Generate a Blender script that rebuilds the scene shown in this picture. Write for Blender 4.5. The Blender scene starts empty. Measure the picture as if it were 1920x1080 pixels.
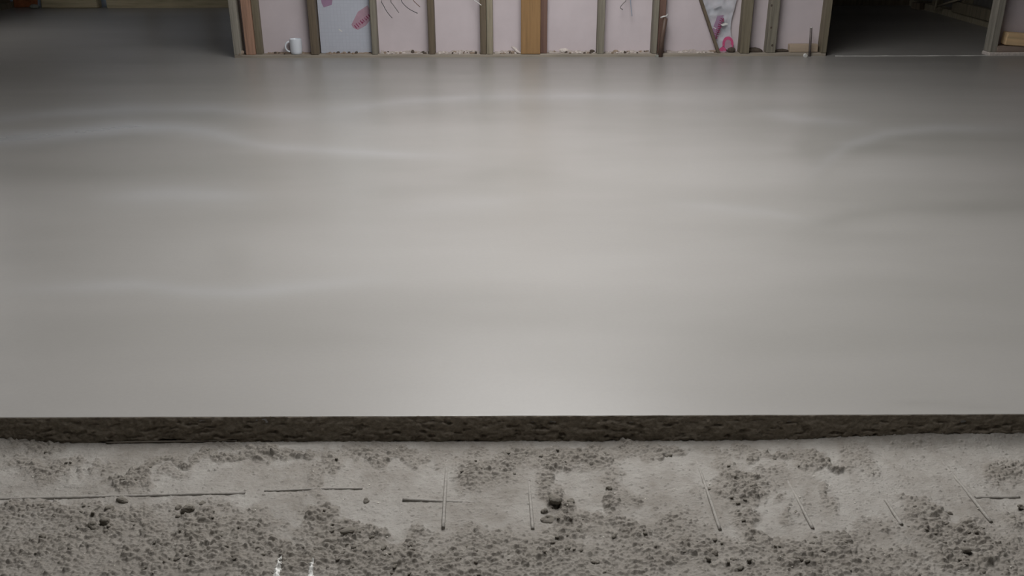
import bpy, bmesh, math, random
import numpy as np
from mathutils import Vector, Matrix

# ------------------------------------------------------------------ camera, sky, exposure
SC = bpy.context.scene
COL = SC.collection
random.seed(7)
rng = np.random.default_rng(11)

F = 1730.0
PITCH = math.radians(23.2)
ROLL = 0.0033
CAM = Vector((0.0, 0.0, 1.10))
fw = Vector((0, math.cos(PITCH), -math.sin(PITCH)))
up0 = Vector((0, math.sin(PITCH), math.cos(PITCH)))
xr = Vector((1, 0, 0))
rt = xr * math.cos(ROLL) - up0 * math.sin(ROLL)
up = up0 * math.cos(ROLL) + xr * math.sin(ROLL)
cam_d = bpy.data.cameras.new('camera')
cam = bpy.data.objects.new('camera', cam_d)
COL.objects.link(cam)
cam_d.sensor_width = 36.0
cam_d.lens = F / 1920.0 * 36.0
cam_d.clip_start = 0.05
M = Matrix((rt, up, -fw)).transposed().to_4x4()
M.translation = CAM
cam.matrix_world = M
SC.camera = cam

w = bpy.data.worlds.new('overcast_sky')
SC.world = w
w.use_nodes = True
bg = w.node_tree.nodes['Background']
bg.inputs['Color'].default_value = (1.0, 0.985, 0.975, 1)
bg.inputs['Strength'].default_value = 8.2

SC.view_settings.view_transform = 'Standard'
SC.view_settings.look = 'None'
SC.view_settings.gamma = 1.0
SC.view_settings.use_curve_mapping = False
SC.view_settings.exposure = 0.06

# roof opening that lets the daylight in (portal = sampling aid only)
RX0, RX1, RY0, RY1, CEIL = -0.58, 0.82, 1.5, 5.7, 2.5
pl = bpy.data.lights.new('roof_opening_portal', 'AREA')
pl.shape = 'RECTANGLE'
pl.size, pl.size_y = RX1 - RX0, RY1 - RY0
pl.cycles.is_portal = True
po = bpy.data.objects.new('roof_opening_portal', pl)
po.location = ((RX0 + RX1) / 2, (RY0 + RY1) / 2, CEIL + 0.22)
COL.objects.link(po)

p2l = bpy.data.lights.new('added_window_portal', 'AREA')  # portal of the window added for the far left room
p2l.shape = 'RECTANGLE'; p2l.size, p2l.size_y = .9, .9
p2l.cycles.is_portal = True
p2o = bpy.data.objects.new('added_window_portal', p2l)
p2o.location = (-5.45, 7.95, 1.5); p2o.rotation_euler = (0, -math.pi / 2, 0)
COL.objects.link(p2o)

ZB = -0.065            # rough base level below the screed top
YE = 1.824             # front edge of the screed
YW = 6.83              # front of the stud partition
YF = 10.15             # far wall

def ray(u, v):
    return (fw + rt * ((u - 960) / F) - up * ((v - 540) / F))
def on_z(u, v, z=0.0):
    d = ray(u, v); t = (z - CAM.z) / d.z
    return CAM + d * t
def on_y(u, v, y):
    d = ray(u, v); t = (y - CAM.y) / d.y
    return CAM + d * t
def on_x(u, v, x):
    d = ray(u, v); t = (x - CAM.x) / d.x
    return CAM + d * t
def proj(x, y, z):
    dx, dy, dz = x - CAM.x, y - CAM.y, z - CAM.z
    c = dx * fw.x + dy * fw.y + dz * fw.z
    a = dx * rt.x + dy * rt.y + dz * rt.z
    b = dx * up.x + dy * up.y + dz * up.z
    return 960 + F * a / c, 540 - F * b / c

# ------------------------------------------------------------------ materials
def mat(name):
    m = bpy.data.materials.new(name); m.use_nodes = True
    nt = m.node_tree
    return m, nt, nt.nodes['Principled BSDF']
def N(nt, t, **kw):
    n = nt.nodes.new(t)
    for k, v in kw.items():
        if k in n.inputs: n.inputs[k].default_value = v
        else: setattr(n, k, v)
    return n
def ramp(nt, fac, stops):
    r = nt.nodes.new('ShaderNodeValToRGB')
    els = r.color_ramp.elements
    while len(els) < len(stops): els.new(0.5)
    for e, (p, c) in zip(els, stops):
        e.position = p
        e.color = (c[0], c[1], c[2], 1) if hasattr(c, '__len__') else (c, c, c, 1)
    nt.links.new(fac, r.inputs['Fac'])
    return r.outputs['Color']
def noise(nt, scale, stretch=(1, 1, 1), detail=4, rough=0.6, coord='Object'):
    tc = N(nt, 'ShaderNodeTexCoord')
    mp = N(nt, 'ShaderNodeMapping'); mp.inputs['Scale'].default_value = stretch
    nt.links.new(tc.outputs[coord], mp.inputs['Vector'])
    n = N(nt, 'ShaderNodeTexNoise', Scale=scale, Detail=detail, Roughness=rough)
    nt.links.new(mp.outputs['Vector'], n.inputs['Vector'])
    return n.outputs['Fac']
def bump(nt, b, h, strength, dist):
    bp = N(nt, 'ShaderNodeBump', Strength=strength, Distance=dist)
    nt.links.new(h, bp.inputs['Height'])
    nt.links.new(bp.outputs['Normal'], b.inputs['Normal'])
def mixc(nt, fac, a, b, mode='MIX'):
    m = N(nt, 'ShaderNodeMix', data_type='RGBA', blend_type=mode)
    for sock, val in ((m.inputs[0], fac), (m.inputs[6], a), (m.inputs[7], b)):
        if isinstance(val, bpy.types.NodeSocket): nt.links.new(val, sock)
        elif hasattr(val, '__len__'): sock.default_value = (val[0], val[1], val[2], 1)
        else: sock.default_value = val
    return m.outputs[2]
def attr(nt, name):
    a = N(nt, 'ShaderNodeAttribute'); a.attribute_name = name
    return a.outputs['Fac']
def mathn(nt, op, a, b):
    m = N(nt, 'ShaderNodeMath', operation=op)
    for s, v in ((m.inputs[0], a), (m.inputs[1], b)):
        if isinstance(v, bpy.types.NodeSocket): nt.links.new(v, s)
        else: s.default_value = v
    return m.outputs[0]

def wood(name, c, dark=0.55, axis=2, rough=0.75):
    m, nt, b = mat(name)
    st = [9, 9, 9]; st[axis] = 0.5
    g = noise(nt, 5.0, st, 5, 0.65)
    bl = noise(nt, 3.0, (1, 1, 1), 3)
    d = tuple(x * dark for x in c)
    cg = ramp(nt, g, [(0.3, d), (0.55, c), (0.8, tuple(min(1, x * 1.18) for x in c))])
    nt.links.new(mixc(nt, mathn(nt, 'MULTIPLY', bl, 0.35), cg, tuple(x * 0.6 for x in c)), b.inputs['Base Color'])
    b.inputs['Roughness'].default_value = rough
    bump(nt, b, g, 0.4, 0.003)
    return m
def plain(name, c, rough=0.6, var=0.2, scale=30, bstr=0.2, spec=0.5, metallic=0):
    m, nt, b = mat(name)
    n = noise(nt, scale, (1, 1, 1), 4)
    nt.links.new(ramp(nt, n, [(0.3, tuple(x * (1 - var) for x in c)), (0.7, tuple(min(1, x * (1 + var * 0.5)) for x in c))]), b.inputs['Base Color'])
    b.inputs['Roughness'].default_value = rough
    b.inputs['Specular IOR Level'].default_value = spec
    b.inputs['Metallic'].default_value = metallic
    if bstr: bump(nt, b, n, bstr, 0.002)
    return m

WLIGHT = wood('light_weathered_pine', (0.36, 0.335, 0.285))
WGREY = wood('weathered_grey_pine', (0.25, 0.228, 0.18))
WPALE = wood('pale_pine', (0.33, 0.29, 0.21))
WBROWN = wood('damp_brown_pine', (0.16, 0.125, 0.085))
WPINK = wood('pink_orange_pine', (0.45, 0.27, 0.19))
WORANGE = wood('orange_board', (0.34, 0.2, 0.085), 0.7)
WRED = wood('reddish_pine', (0.19, 0.11, 0.085))
WOLIVE = wood('olive_treated_pine', (0.21, 0.18, 0.125))
WPLATE = wood('muddy_sole_plate', (0.35, 0.31, 0.255), 0.6, 0)
WPLATE_R = wood('reddish_sole_plate', (0.36, 0.28, 0.235), 0.7, 0)
WFAR = wood('yellow_far_plate', (0.55, 0.48, 0.32), 0.6, 0)
WOFF = wood('fresh_offcut', (0.5, 0.4, 0.3), 0.8, 0)
WBLOCK = wood('golden_block', (0.8, 0.57, 0.33), 0.75, 0)
BOARD = plain('plasterboard_paper', (0.62, 0.555, 0.58), 0.85, 0.06, 4, 0.03, 0.2)
CEILM = plain('ceiling_board', (0.34, 0.33, 0.31), 0.9, 0.08, 3, 0.03, 0.2)
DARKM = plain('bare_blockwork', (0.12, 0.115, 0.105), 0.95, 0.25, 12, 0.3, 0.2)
FOILM = plain('blue_grey_membrane', (0.36, 0.42, 0.52), 0.5, 0.1, 6, 0.05, 0.4)
WHITEC = plain('glazed_white_china', (0.72, 0.76, 0.82), 0.18, 0.03, 10, 0.0)
DARKIN = plain('mug_shadow_tone', (0.2, 0.19, 0.2), 0.4, 0.1, 10, 0)  # dark tone for the shade inside the mug, not assigned
PLASTER = plain('white_plaster', (0.66, 0.6, 0.56), 0.9, 0.25, 60, 0.3, 0.2)
CHIPD = plain('dark_wood_chip', (0.1, 0.08, 0.065), 0.9, 0.3, 60, 0.3, 0.2)
CHIPM = plain('tan_wood_chip', (0.34, 0.27, 0.21), 0.9, 0.3, 60, 0.3, 0.2)
PAINT = plain('white_paint', (0.75, 0.75, 0.72), 0.6, 0.25, 120, 0.3)
GRIT = plain('white_grit', (0.8, 0.77, 0.7), 0.6, 0.15, 80, 0.1)
CBLACK = plain('black_cable', (0.05, 0.05, 0.055), 0.5, 0.1, 40, 0)
CGREY = plain('grey_cable', (0.2, 0.18, 0.18), 0.5, 0.1, 40, 0)
CBROWN = plain('brown_cable', (0.19, 0.12, 0.1), 0.5, 0.1, 40, 0)
CWHITE = plain('white_cable', (0.72, 0.72, 0.7), 0.4, 0.05, 40, 0)
CBLUE = plain('pale_blue_cable', (0.3, 0.35, 0.45), 0.5, 0.05, 40, 0)
PIPE = plain('brown_pipe', (0.13, 0.085, 0.065), 0.5, 0.2, 30, 0.1)
PINGREY = plain('dull_steel', (0.17, 0.145, 0.14), 0.55, 0.3, 40, 0.2, 0.5, 0.3)
GALV = plain('galvanised_steel', (0.4, 0.41, 0.42), 0.4, 0.15, 40, 0.05, 0.5, 0.9)
TEAL = plain('dark_teal_plastic', (0.04, 0.075, 0.075), 0.5, 0.1, 20, 0)
BRICK = plain('terracotta', (0.36, 0.13, 0.06), 0.85, 0.25, 30, 0.3, 0.2)
LIP = plain('pale_membrane_lip', (0.6, 0.59, 0.57), 0.7, 0.4, 9, 0.2, 0.2)
DUST = plain('plaster_dust', (0.46, 0.41, 0.375), 0.95, 0.35, 70, 0.4, 0.2)
STONEG = plain('grey_stone', (0.26, 0.27, 0.24), 0.9, 0.2, 30, 0.3, 0.2)
PINK = plain('pink_print', (0.62, 0.1, 0.24), 0.4, 0.1, 20, 0)
DPINK = plain('dark_pink_print', (0.27, 0.035, 0.11), 0.4, 0.1, 20, 0)
LPINK = plain('pale_pink_print', (0.46, 0.3, 0.37), 0.45, 0.15, 20, 0)
LILAC = plain('lilac_print', (0.34, 0.22, 0.33), 0.45, 0.1, 12, 0)

def film():
    m, nt, b = mat('milky_plastic_film')
    n = noise(nt, 9, (1, 1, 1), 3)
    nt.links.new(ramp(nt, n, [(0.3, (0.46, 0.49, 0.54)), (0.7, (0.6, 0.57, 0.61))]), b.inputs['Base Color'])
    b.inputs['Roughness'].default_value = 0.5
    return m
FILM = film()
def foilboard():
    m, nt, b = mat('foil_faced_board')
    tc = N(nt, 'ShaderNodeTexCoord')
    br = N(nt, 'ShaderNodeTexBrick', Scale=1.0)
    br.offset = 0.0
    br.inputs['Color1'].default_value = (0.54, 0.57, 0.65, 1)
    br.inputs['Color2'].default_value = (0.56, 0.59, 0.67, 1)
    br.inputs['Mortar'].default_value = (0.51, 0.54, 0.62, 1)
    br.inputs['Mortar Size'].default_value = 0.0015
    br.inputs['Brick Width'].default_value = 0.025
    br.inputs['Row Height'].default_value = 0.025
    mp = N(nt, 'ShaderNodeMapping'); mp.inputs['Rotation'].default_value = (math.radians(90), 0, 0)
    nt.links.new(tc.outputs['Object'], mp.inputs['Vector'])
    nt.links.new(mp.outputs['Vector'], br.inputs['Vector'])
    nt.links.new(br.outputs['Color'], b.inputs['Base Color'])
    b.inputs['Metallic'].default_value = 0.15
    b.inputs['Roughness'].default_value = 0.4
    return m
FOILB = foilboard()

FOILUP = plain('bright_reflector_foil', (0.82, 0.85, 0.9), 0.5, 0.05, 6, 0.02, 0.5)  # for the unseen reflector board over the printed one
def screed():
    m, nt, b = mat('floated_screed')
    sh, mo = attr(nt, 'sheen'), attr(nt, 'mottle')
    fine = noise(nt, 90, (1, 1, 1), 5, 0.7)
    mid = noise(nt, 2.2, (0.5, 1.6, 1), 5, 0.6)
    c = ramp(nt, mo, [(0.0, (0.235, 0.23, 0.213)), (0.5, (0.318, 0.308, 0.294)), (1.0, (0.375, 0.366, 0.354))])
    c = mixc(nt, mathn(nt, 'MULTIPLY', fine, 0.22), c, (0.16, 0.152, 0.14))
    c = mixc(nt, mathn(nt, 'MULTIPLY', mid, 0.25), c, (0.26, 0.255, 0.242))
    c = mixc(nt, mathn(nt, 'MULTIPLY', attr(nt, 'streak_glare'), 0.55), c, (0.44, 0.455, 0.475))  # pale laitance along trowel streaks, with their bluish glare painted into the colour
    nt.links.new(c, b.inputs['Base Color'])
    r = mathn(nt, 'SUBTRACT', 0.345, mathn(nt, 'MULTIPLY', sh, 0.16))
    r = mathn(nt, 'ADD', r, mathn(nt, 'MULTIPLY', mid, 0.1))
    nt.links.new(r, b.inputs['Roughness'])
    b.inputs['Specular IOR Level'].default_value = 0.5
    bump(nt, b, fine, 0.12, 0.0015)
    return m
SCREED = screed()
def screedface():
    m, nt, b = mat('damp_cut_screed')
    fine = noise(nt, 130, (0.7, 1, 1.2), 6, 0.7)
    mid = noise(nt, 14, (0.6, 1, 2), 4)
    c = ramp(nt, fine, [(0.25, (0.12, 0.102, 0.078)), (0.55, (0.24, 0.208, 0.165)), (0.85, (0.4, 0.35, 0.285))])
    c = mixc(nt, mathn(nt, 'MULTIPLY', mid, 0.4), c, (0.14, 0.117, 0.088))
    nt.links.new(c, b.inputs['Base Color'])
    b.inputs['Roughness'].default_value = 0.85
    b.inputs['Specular IOR Level'].default_value = 0.3
    bump(nt, b, fine, 0.6, 0.003)
    return m
FACE = screedface()
def basemat():
    m, nt, b = mat('rough_concrete_base')
    cr, pa = attr(nt, 'crumb'), attr(nt, 'dust')
    fine = noise(nt, 260, (1, 1, 1), 5, 0.7)
    mid = noise(nt, 26, (1, 1, 1), 5, 0.65)
    c = ramp(nt, mid, [(0.3, (0.25, 0.232, 0.208)), (0.7, (0.35, 0.332, 0.305))])
    c = mixc(nt, mathn(nt, 'MULTIPLY', pa, 0.75), c, (0.425, 0.413, 0.388))
    c = mixc(nt, mathn(nt, 'MULTIPLY', cr, 0.7), c, (0.215, 0.195, 0.165))
    c = mixc(nt, mathn(nt, 'MULTIPLY', fine, 0.4), c, (0.2, 0.18, 0.15))
    nt.links.new(c, b.inputs['Base Color'])
    b.inputs['Roughness'].default_value = 0.95
    b.inputs['Specular IOR Level'].default_value = 0.25
    bump(nt, b, fine, 0.8, 0.003)
    return m
BASE = basemat()
CLOD = plain('damp_clod', (0.25, 0.23, 0.198), 0.95, 0.35, 160, 0.6, 0.2)
DSTEEL = plain('muddy_mesh_wire', (0.16, 0.14, 0.115), 0.8, 0.25, 120, 0.3, 0.3)
STEEL = plain('dusty_mesh_wire', (0.3, 0.283, 0.258), 0.7, 0.25, 120, 0.3, 0.3)

# ------------------------------------------------------------------ helpers
def link(name, me, m=None, parent=None, kind=None):
    o = bpy.data.objects.new(name, me)
    COL.objects.link(o)
    if m is not None and me is not None and not me.materials: me.materials.append(m)
    if parent is not None: o.parent = parent
    if kind: o['kind'] = kind
    return o
def tag(o, label, cat, group=None):
    o['label'] = label; o['category'] = cat
    if group: o['group'] = group
    return o
def empty(name, loc, kind=None):
    o = bpy.data.objects.new(name, None); o.location = loc
    o.empty_display_size = 0.05
    COL.objects.link(o)
    if kind: o['kind'] = kind
    return o
def box_mesh(x0, x1, y0, y1, z0, z1, bev=0.002, jig=0.0, org=(0, 0, 0)):
    bm = bmesh.new()
    vs = [bm.verts.new((x - org[0] + random.uniform(-jig, jig), y - org[1] + random.uniform(-jig, jig), z - org[2] + random.uniform(-jig, jig)))
          for x in (x0, x1) for y in (y0, y1) for z in (z0, z1)]
    for f in ((0, 1, 3, 2), (4, 6, 7, 5), (0, 4, 5, 1), (2, 3, 7, 6), (0, 2, 6, 4), (1, 5, 7, 3)):
        bm.faces.new([vs[i] for i in f])
    bmesh.ops.recalc_face_normals(bm, faces=bm.faces)
    if bev: bmesh.ops.bevel(bm, geom=list(bm.edges), offset=bev, segments=1, affect='EDGES')
    me = bpy.data.meshes.new('box'); bm.to_mesh(me); bm.free()
    return me
def box(name, x0, x1, y0, y1, z0, z1, m, parent=None, kind=None, bev=0.002, jig=0.0):
    """box with its own origin at the middle of its base (parents sit at world origin or are accounted for)"""
    org = ((x0 + x1) / 2, (y0 + y1) / 2, z0)
    me = box_mesh(x0, x1, y0, y1, z0, z1, bev, jig, org)
    o = link(name, me, m, parent, kind)
    o.location = Vector(org) - (parent.location if parent else Vector((0, 0, 0)))
    return o
def grid_mesh(P, mi=None, smooth=True):
    """P: (n, m, 3) array -> quad grid mesh"""
    n, m_ = P.shape[:2]
    idx = np.arange(n * m_).reshape(n, m_)
    q = np.stack([idx[:-1, :-1], idx[:-1, 1:], idx[1:, 1:], idx[1:, :-1]], -1).reshape(-1, 4)
    me = bpy.data.meshes.new('grid')
    me.vertices.add(n * m_); me.vertices.foreach_set('co', P.reshape(-1).astype(np.float32))
    me.loops.add(q.size); me.loops.foreach_set('vertex_index', q.reshape(-1).astype(np.int32))
    me.polygons.add(len(q)); me.polygons.foreach_set('loop_start', np.arange(0, q.size, 4, dtype=np.int32))
    if smooth: me.polygons.foreach_set('use_smooth', np.ones(len(q), bool))
    me.update(calc_edges=True)
    return me
def vattr(me, name, a):
    at = me.attributes.new(name, 'FLOAT', 'POINT'); at.data.foreach_set('value', a.reshape(-1).astype(np.float32))

def vnoise(X, Y, s, seed):
    """value noise, cell size s, range 0..1"""
    r = np.random.default_rng(seed)
    T = r.random((256, 256))
    x, y = X / s + 100.3, Y / s + 71.7
    xi, yi = np.floor(x).astype(int), np.floor(y).astype(int)
    fx, fy = x - xi, y - yi
    fx = fx * fx * (3 - 2 * fx); fy = fy * fy * (3 - 2 * fy)
    a, b = T[xi % 256, yi % 256], T[(xi + 1) % 256, yi % 256]
    c, d = T[xi % 256, (yi + 1) % 256], T[(xi + 1) % 256, (yi + 1) % 256]
    return (a * (1 - fx) + b * fx) * (1 - fy) + (c * (1 - fx) + d * fx) * fy
def fbm(X, Y, s, seed, o=4):
    v = 0; a = 0.5; t = 0
    for k in range(o):
        v = v + a * vnoise(X, Y, s / 2 ** k, seed + k); t += a; a *= 0.5
    return v / t
def tube(name, pts, r, m, parent=None, res=8, taper=None):
    """round bar swept along points, capped"""
    bm = bmesh.new()
    pts = [Vector(p) for p in pts]
    rings = []
    for i, p in enumerate(pts):
        d = (pts[min(i + 1, len(pts) - 1)] - pts[max(i - 1, 0)]).normalized()
        a = d.cross(Vector((0.13, 0.31, 0.94))).normalized(); b_ = d.cross(a)
        rr = r if taper is None else r * taper[i]
        rings.append([bm.verts.new(p + (a * math.cos(t) + b_ * math.sin(t)) * rr) for t in [2 * math.pi * k / res for k in range(res)]])
    for A, B in zip(rings, rings[1:]):
        for k in range(res):
            f = bm.faces.new((A[k], A[(k + 1) % res], B[(k + 1) % res], B[k])); f.smooth = True
    bm.faces.new(rings[0][::-1]); bm.faces.new(rings[-1])
    bmesh.ops.recalc_face_normals(bm, faces=bm.faces)
    me = bpy.data.meshes.new('tube'); bm.to_mesh(me); bm.free()
    return link(name, me, m, parent)
def lump_mesh(rx, ry, rz, seed, sub=2, rough=0.3):
    r = random.Random(seed)
    bm = bmesh.new()
    bmesh.ops.create_icosphere(bm, subdivisions=sub, radius=1)
    dirs = [(Vector((r.uniform(-1, 1), r.uniform(-1, 1), r.uniform(-1, 1))).normalized(), r.uniform(-rough, rough)) for _ in range(9)]
    for v in bm.verts:
        n = v.co.normalized()
        k = 1 + sum(a * max(0, n.dot(d)) ** 3 for d, a in dirs) + r.uniform(-0.07, 0.07)
        v.co = Vector((n.x * rx * k, n.y * ry * k, n.z * rz * k))
    me = bpy.data.meshes.new('lump'); bm.to_mesh(me); bm.free()
    return me
def chip_mesh(l, w_, t, seed):
    r = random.Random(seed)
    bm = bmesh.new()
    n = r.choice((4, 5, 6))
    ring = [(math.cos(a) * l / 2 * r.uniform(0.7, 1.1), math.sin(a) * w_ / 2 * r.uniform(0.7, 1.1)) for a in [2 * math.pi * k / n + r.uniform(-.2, .2) for k in range(n)]]
    lo = [bm.verts.new((x, y, 0)) for x, y in ring]
    hi = [bm.verts.new((x * .85, y * .85, t * r.uniform(.7, 1.2))) for x, y in ring]
    bm.faces.new(lo[::-1]); bm.faces.new(hi)
    for k in range(n): bm.faces.new((lo[k], lo[(k + 1) % n], hi[(k + 1) % n], hi[k]))
    me = bpy.data.meshes.new('chip'); bm.to_mesh(me); bm.free()
    return me

# ------------------------------------------------------------------ room shell
XL, XR = -5.24, 4.9
XS = 4.17            # side wall of the dark room
DX0, DX1 = on_y(1549, 103, YW).x, on_y(1855, 97, YW).x     # doorway in the partition
WX0 = on_y(439, 104, YW).x

# screed slab: floor top
xs = np.concatenate([np.linspace(XL - .1, -2.6, 50), np.linspace(-2.58, 2.58, 230), np.linspace(2.6, XR + .1, 50)])
ys = np.concatenate([[YE - .001, YE, YE + .003, YE + .012], np.linspace(YE + .03, 6.6, 210), np.linspace(6.62, YF + .1, 90)])
X, Y = np.meshgrid(xs, ys, indexing='ij')
U, V = proj(X, Y, 0 * X)
def stroke(pts, wd):
    """soft band along a polyline (pixel layout of the trowel marks and their glare, worked into the slab surface), fading at both ends"""
    d = np.full(U.shape, 1e9); along = np.zeros(U.shape)
    L = [math.hypot(c - a, e - b) for (a, b), (c, e) in zip(pts, pts[1:])]; tot = sum(L); acc = 0
    for (a, b), (c, e), l in zip(pts, pts[1:], L):
        vx, vy = c - a, e - b
        t = np.clip(((U - a) * vx + (V - b) * vy) / (vx * vx + vy * vy), 0, 1)
        dd_ = np.hypot((U - a - t * vx) * 0.5, V - b - t * vy)
        along = np.where(dd_ < d, (acc + t * l) / tot, along); d = np.minimum(d, dd_); acc += l
    d = d + wd * .9 * (fbm(X, Y * 2, .3, 49) - .5)
    fade = np.clip(along / .3, 0, 1) * np.clip((1 - along) / .3, 0, 1)
    return fade * np.exp(-(np.maximum(d, 0) / (wd * 1.3)) ** 1.5)
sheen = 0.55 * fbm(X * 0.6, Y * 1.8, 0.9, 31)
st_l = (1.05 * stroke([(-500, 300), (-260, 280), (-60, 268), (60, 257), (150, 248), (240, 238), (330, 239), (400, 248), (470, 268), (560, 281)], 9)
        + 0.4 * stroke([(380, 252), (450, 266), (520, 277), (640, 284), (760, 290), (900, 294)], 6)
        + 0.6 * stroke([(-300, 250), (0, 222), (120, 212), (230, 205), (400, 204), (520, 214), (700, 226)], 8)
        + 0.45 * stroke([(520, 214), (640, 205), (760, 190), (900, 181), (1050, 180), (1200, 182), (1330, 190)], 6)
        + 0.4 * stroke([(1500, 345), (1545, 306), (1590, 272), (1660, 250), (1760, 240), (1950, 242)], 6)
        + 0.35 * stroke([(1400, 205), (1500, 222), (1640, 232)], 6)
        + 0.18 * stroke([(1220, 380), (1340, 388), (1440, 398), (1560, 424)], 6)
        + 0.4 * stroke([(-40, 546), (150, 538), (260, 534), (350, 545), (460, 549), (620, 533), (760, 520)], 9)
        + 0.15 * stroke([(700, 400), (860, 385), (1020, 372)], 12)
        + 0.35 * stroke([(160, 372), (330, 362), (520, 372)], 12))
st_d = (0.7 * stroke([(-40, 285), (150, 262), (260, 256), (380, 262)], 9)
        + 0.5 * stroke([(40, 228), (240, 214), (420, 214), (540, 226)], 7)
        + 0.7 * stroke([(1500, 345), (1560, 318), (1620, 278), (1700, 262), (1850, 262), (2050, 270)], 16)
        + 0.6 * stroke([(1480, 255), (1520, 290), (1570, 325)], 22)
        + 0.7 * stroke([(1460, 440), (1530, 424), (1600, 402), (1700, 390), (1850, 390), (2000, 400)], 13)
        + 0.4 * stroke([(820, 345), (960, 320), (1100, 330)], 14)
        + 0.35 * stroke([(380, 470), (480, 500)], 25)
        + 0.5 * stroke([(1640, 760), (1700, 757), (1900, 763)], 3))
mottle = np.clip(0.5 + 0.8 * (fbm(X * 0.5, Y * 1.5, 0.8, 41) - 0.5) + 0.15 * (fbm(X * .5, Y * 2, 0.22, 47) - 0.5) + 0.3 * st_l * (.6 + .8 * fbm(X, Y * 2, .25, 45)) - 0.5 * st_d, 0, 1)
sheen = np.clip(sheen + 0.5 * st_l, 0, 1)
Z = 0.0012 * (fbm(X, Y, 0.5, 51) - .5) 
rowfix = np.exp(-((Y - YE) / 0.05))
Z = Z * (1 - rowfix)
edge_wob = (0.0025 * (fbm(X, Y * 0, 0.05, 61) - .5))
Yp = np.where(Y <= YE + .013, Y + edge_wob, Y)
Z[:, 0] = -0.09; Yp[:, 0] = YE + .016
me = grid_mesh(np.stack([X, Yp, Z], -1).transpose(1, 0, 2))
vattr(me, 'streak_glare', np.clip(st_l, 0, 1).T); vattr(me, 'sheen', sheen.T); vattr(me, 'mottle', mottle.T)
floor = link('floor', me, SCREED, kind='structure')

# cut front face of the screed
xs = np.concatenate([np.linspace(XL - .1, -1.32, 160), np.arange(-1.3, 1.3, 0.0026), np.linspace(1.32, XR + .1, 160)])
zs = np.concatenate([np.linspace(-0.085, 0.0, 34), [0.0]])
X, Zf = np.meshgrid(xs, zs, indexing='ij')
k = np.clip(-Zf / 0.02, 0, 1)
D = (fbm(X * .45, Zf, 0.012, 71, 4) - .5) * 0.0055 + (vnoise(X, Zf, 0.005, 77) - .5) * 0.003
pits = np.clip(fbm(X * .5, Zf * 1.5, 0.010, 79, 3) - 0.60, 0, 1) * 0.035
Yf = YE - 0.001 + (-0.006 * (Zf / -0.065) + D * np.clip(-Zf / .006, 0.15, 1) + pits * k)
wob = (0.0025 * (fbm(X, X * 0, 0.05, 61) - .5))
Yf = Yf + wob
whisk = np.clip(vnoise(X, X * 0, 0.004, 83) - 0.72, 0, 1) * 0.011 * np.clip(vnoise(X, X * 0, 0.06, 84) * 2 - .8, 0, 1)
Zf2 = np.where(Zf > -0.001, Zf - 0.0004 + whisk, Zf)
Yf = np.where(Zf > -0.001, Yf - whisk * .6, Yf)
Yf[:, -1] = YE + .006 + wob[:, -1]; Zf2[:, -1] = -0.0008
me = grid_mesh(np.stack([X, Yf, Zf2], -1).transpose(1, 0, 2))
sf = link('screed_face', me, FACE, floor)
sf['label'] = 'dark damp cut edge of the screed'

# ---- rough base in front of the slab
PATCH = [(55, 834, 70, 13, .9), (100, 876, 95, 15, .7), (250, 893, 30, 22, 1), (225, 910, 28, 14, .9), (300, 868, 45, 7, .9), (400, 858, 70, 8, .7),
         (520, 848, 85, 12, 1), (450, 836, 60, 8, .6), (330, 890, 30, 10, .4), (150, 962, 180, 18, .75), (60, 985, 80, 30, .5), (230, 985, 120, 28, .8),
         (100, 1030, 130, 40, .75), (300, 1040, 120, 40, .85), (420, 1010, 90, 55, 1), (520, 1050, 90, 35, 1), (590, 972, 38, 30, 1), (555, 1000, 30, 20, .6),
         (620, 1030, 80, 45, 1), (640, 862, 30, 28, .7), (600, 900, 25, 40, .5), (740, 852, 90, 16, .85), (820, 1060, 140, 30, .9), (700, 1050, 120, 30, 1),
         (670, 1005, 40, 16, .9), (800, 1010, 60, 18, .6), (900, 885, 60, 38, .85), (880, 858, 70, 16, .6), (1000, 858, 80, 26, 1), (1085, 862, 70, 24, 1),
         (1150, 848, 90, 14, .9), (1260, 852, 50, 9, .8), (1035, 935, 22, 70, 1), (1050, 990, 40, 35, 1), (1000, 1035, 70, 45, .95), (910, 1030, 60, 40, .8),
         (1090, 1040, 60, 30, .7), (1162, 948, 26, 26, .8), (1150, 905, 20, 25, .4), (1190, 1000, 60, 22, .85), (1270, 985, 60, 30, .6), (1210, 1050, 90, 28, .8),
         (1110, 985, 30, 20, .6), (1350, 868, 28, 22, .8), (1378, 912, 40, 30, 1), (1390, 985, 28, 40, .7), (1310, 1028, 50, 22, 1), (1415, 1008, 35, 22, 1),
         (1440, 852, 60, 8, .8), (1520, 862, 45, 9, .9), (1565, 872, 40, 6, .9), (1430, 895, 25, 20, .5), (1470, 935, 28, 16, .7), (1490, 950, 20, 22, .7),
         (1500, 1035, 130, 26, .9), (1560, 1010, 60, 20, .7), (1400, 1060, 90, 22, .7), (1545, 935, 22, 22, .6), (1600, 1055, 120, 25, .7), (1625, 865, 32, 30, .5),
         (1720, 975, 60, 28, 1), (1690, 935, 30, 10, .6), (1790, 1005, 80, 30, 1), (1830, 1040, 90, 35, .9), (1890, 892, 34, 26, .9), (1900, 965, 40, 25, .7),
         (1660, 1050, 60, 20, .7), (1640, 985, 25, 25, .4), (1900, 1050, 60, 40, .6), (1350, 845, 50, 7, .6), (1700, 830, 240, 5, .25)]
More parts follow.
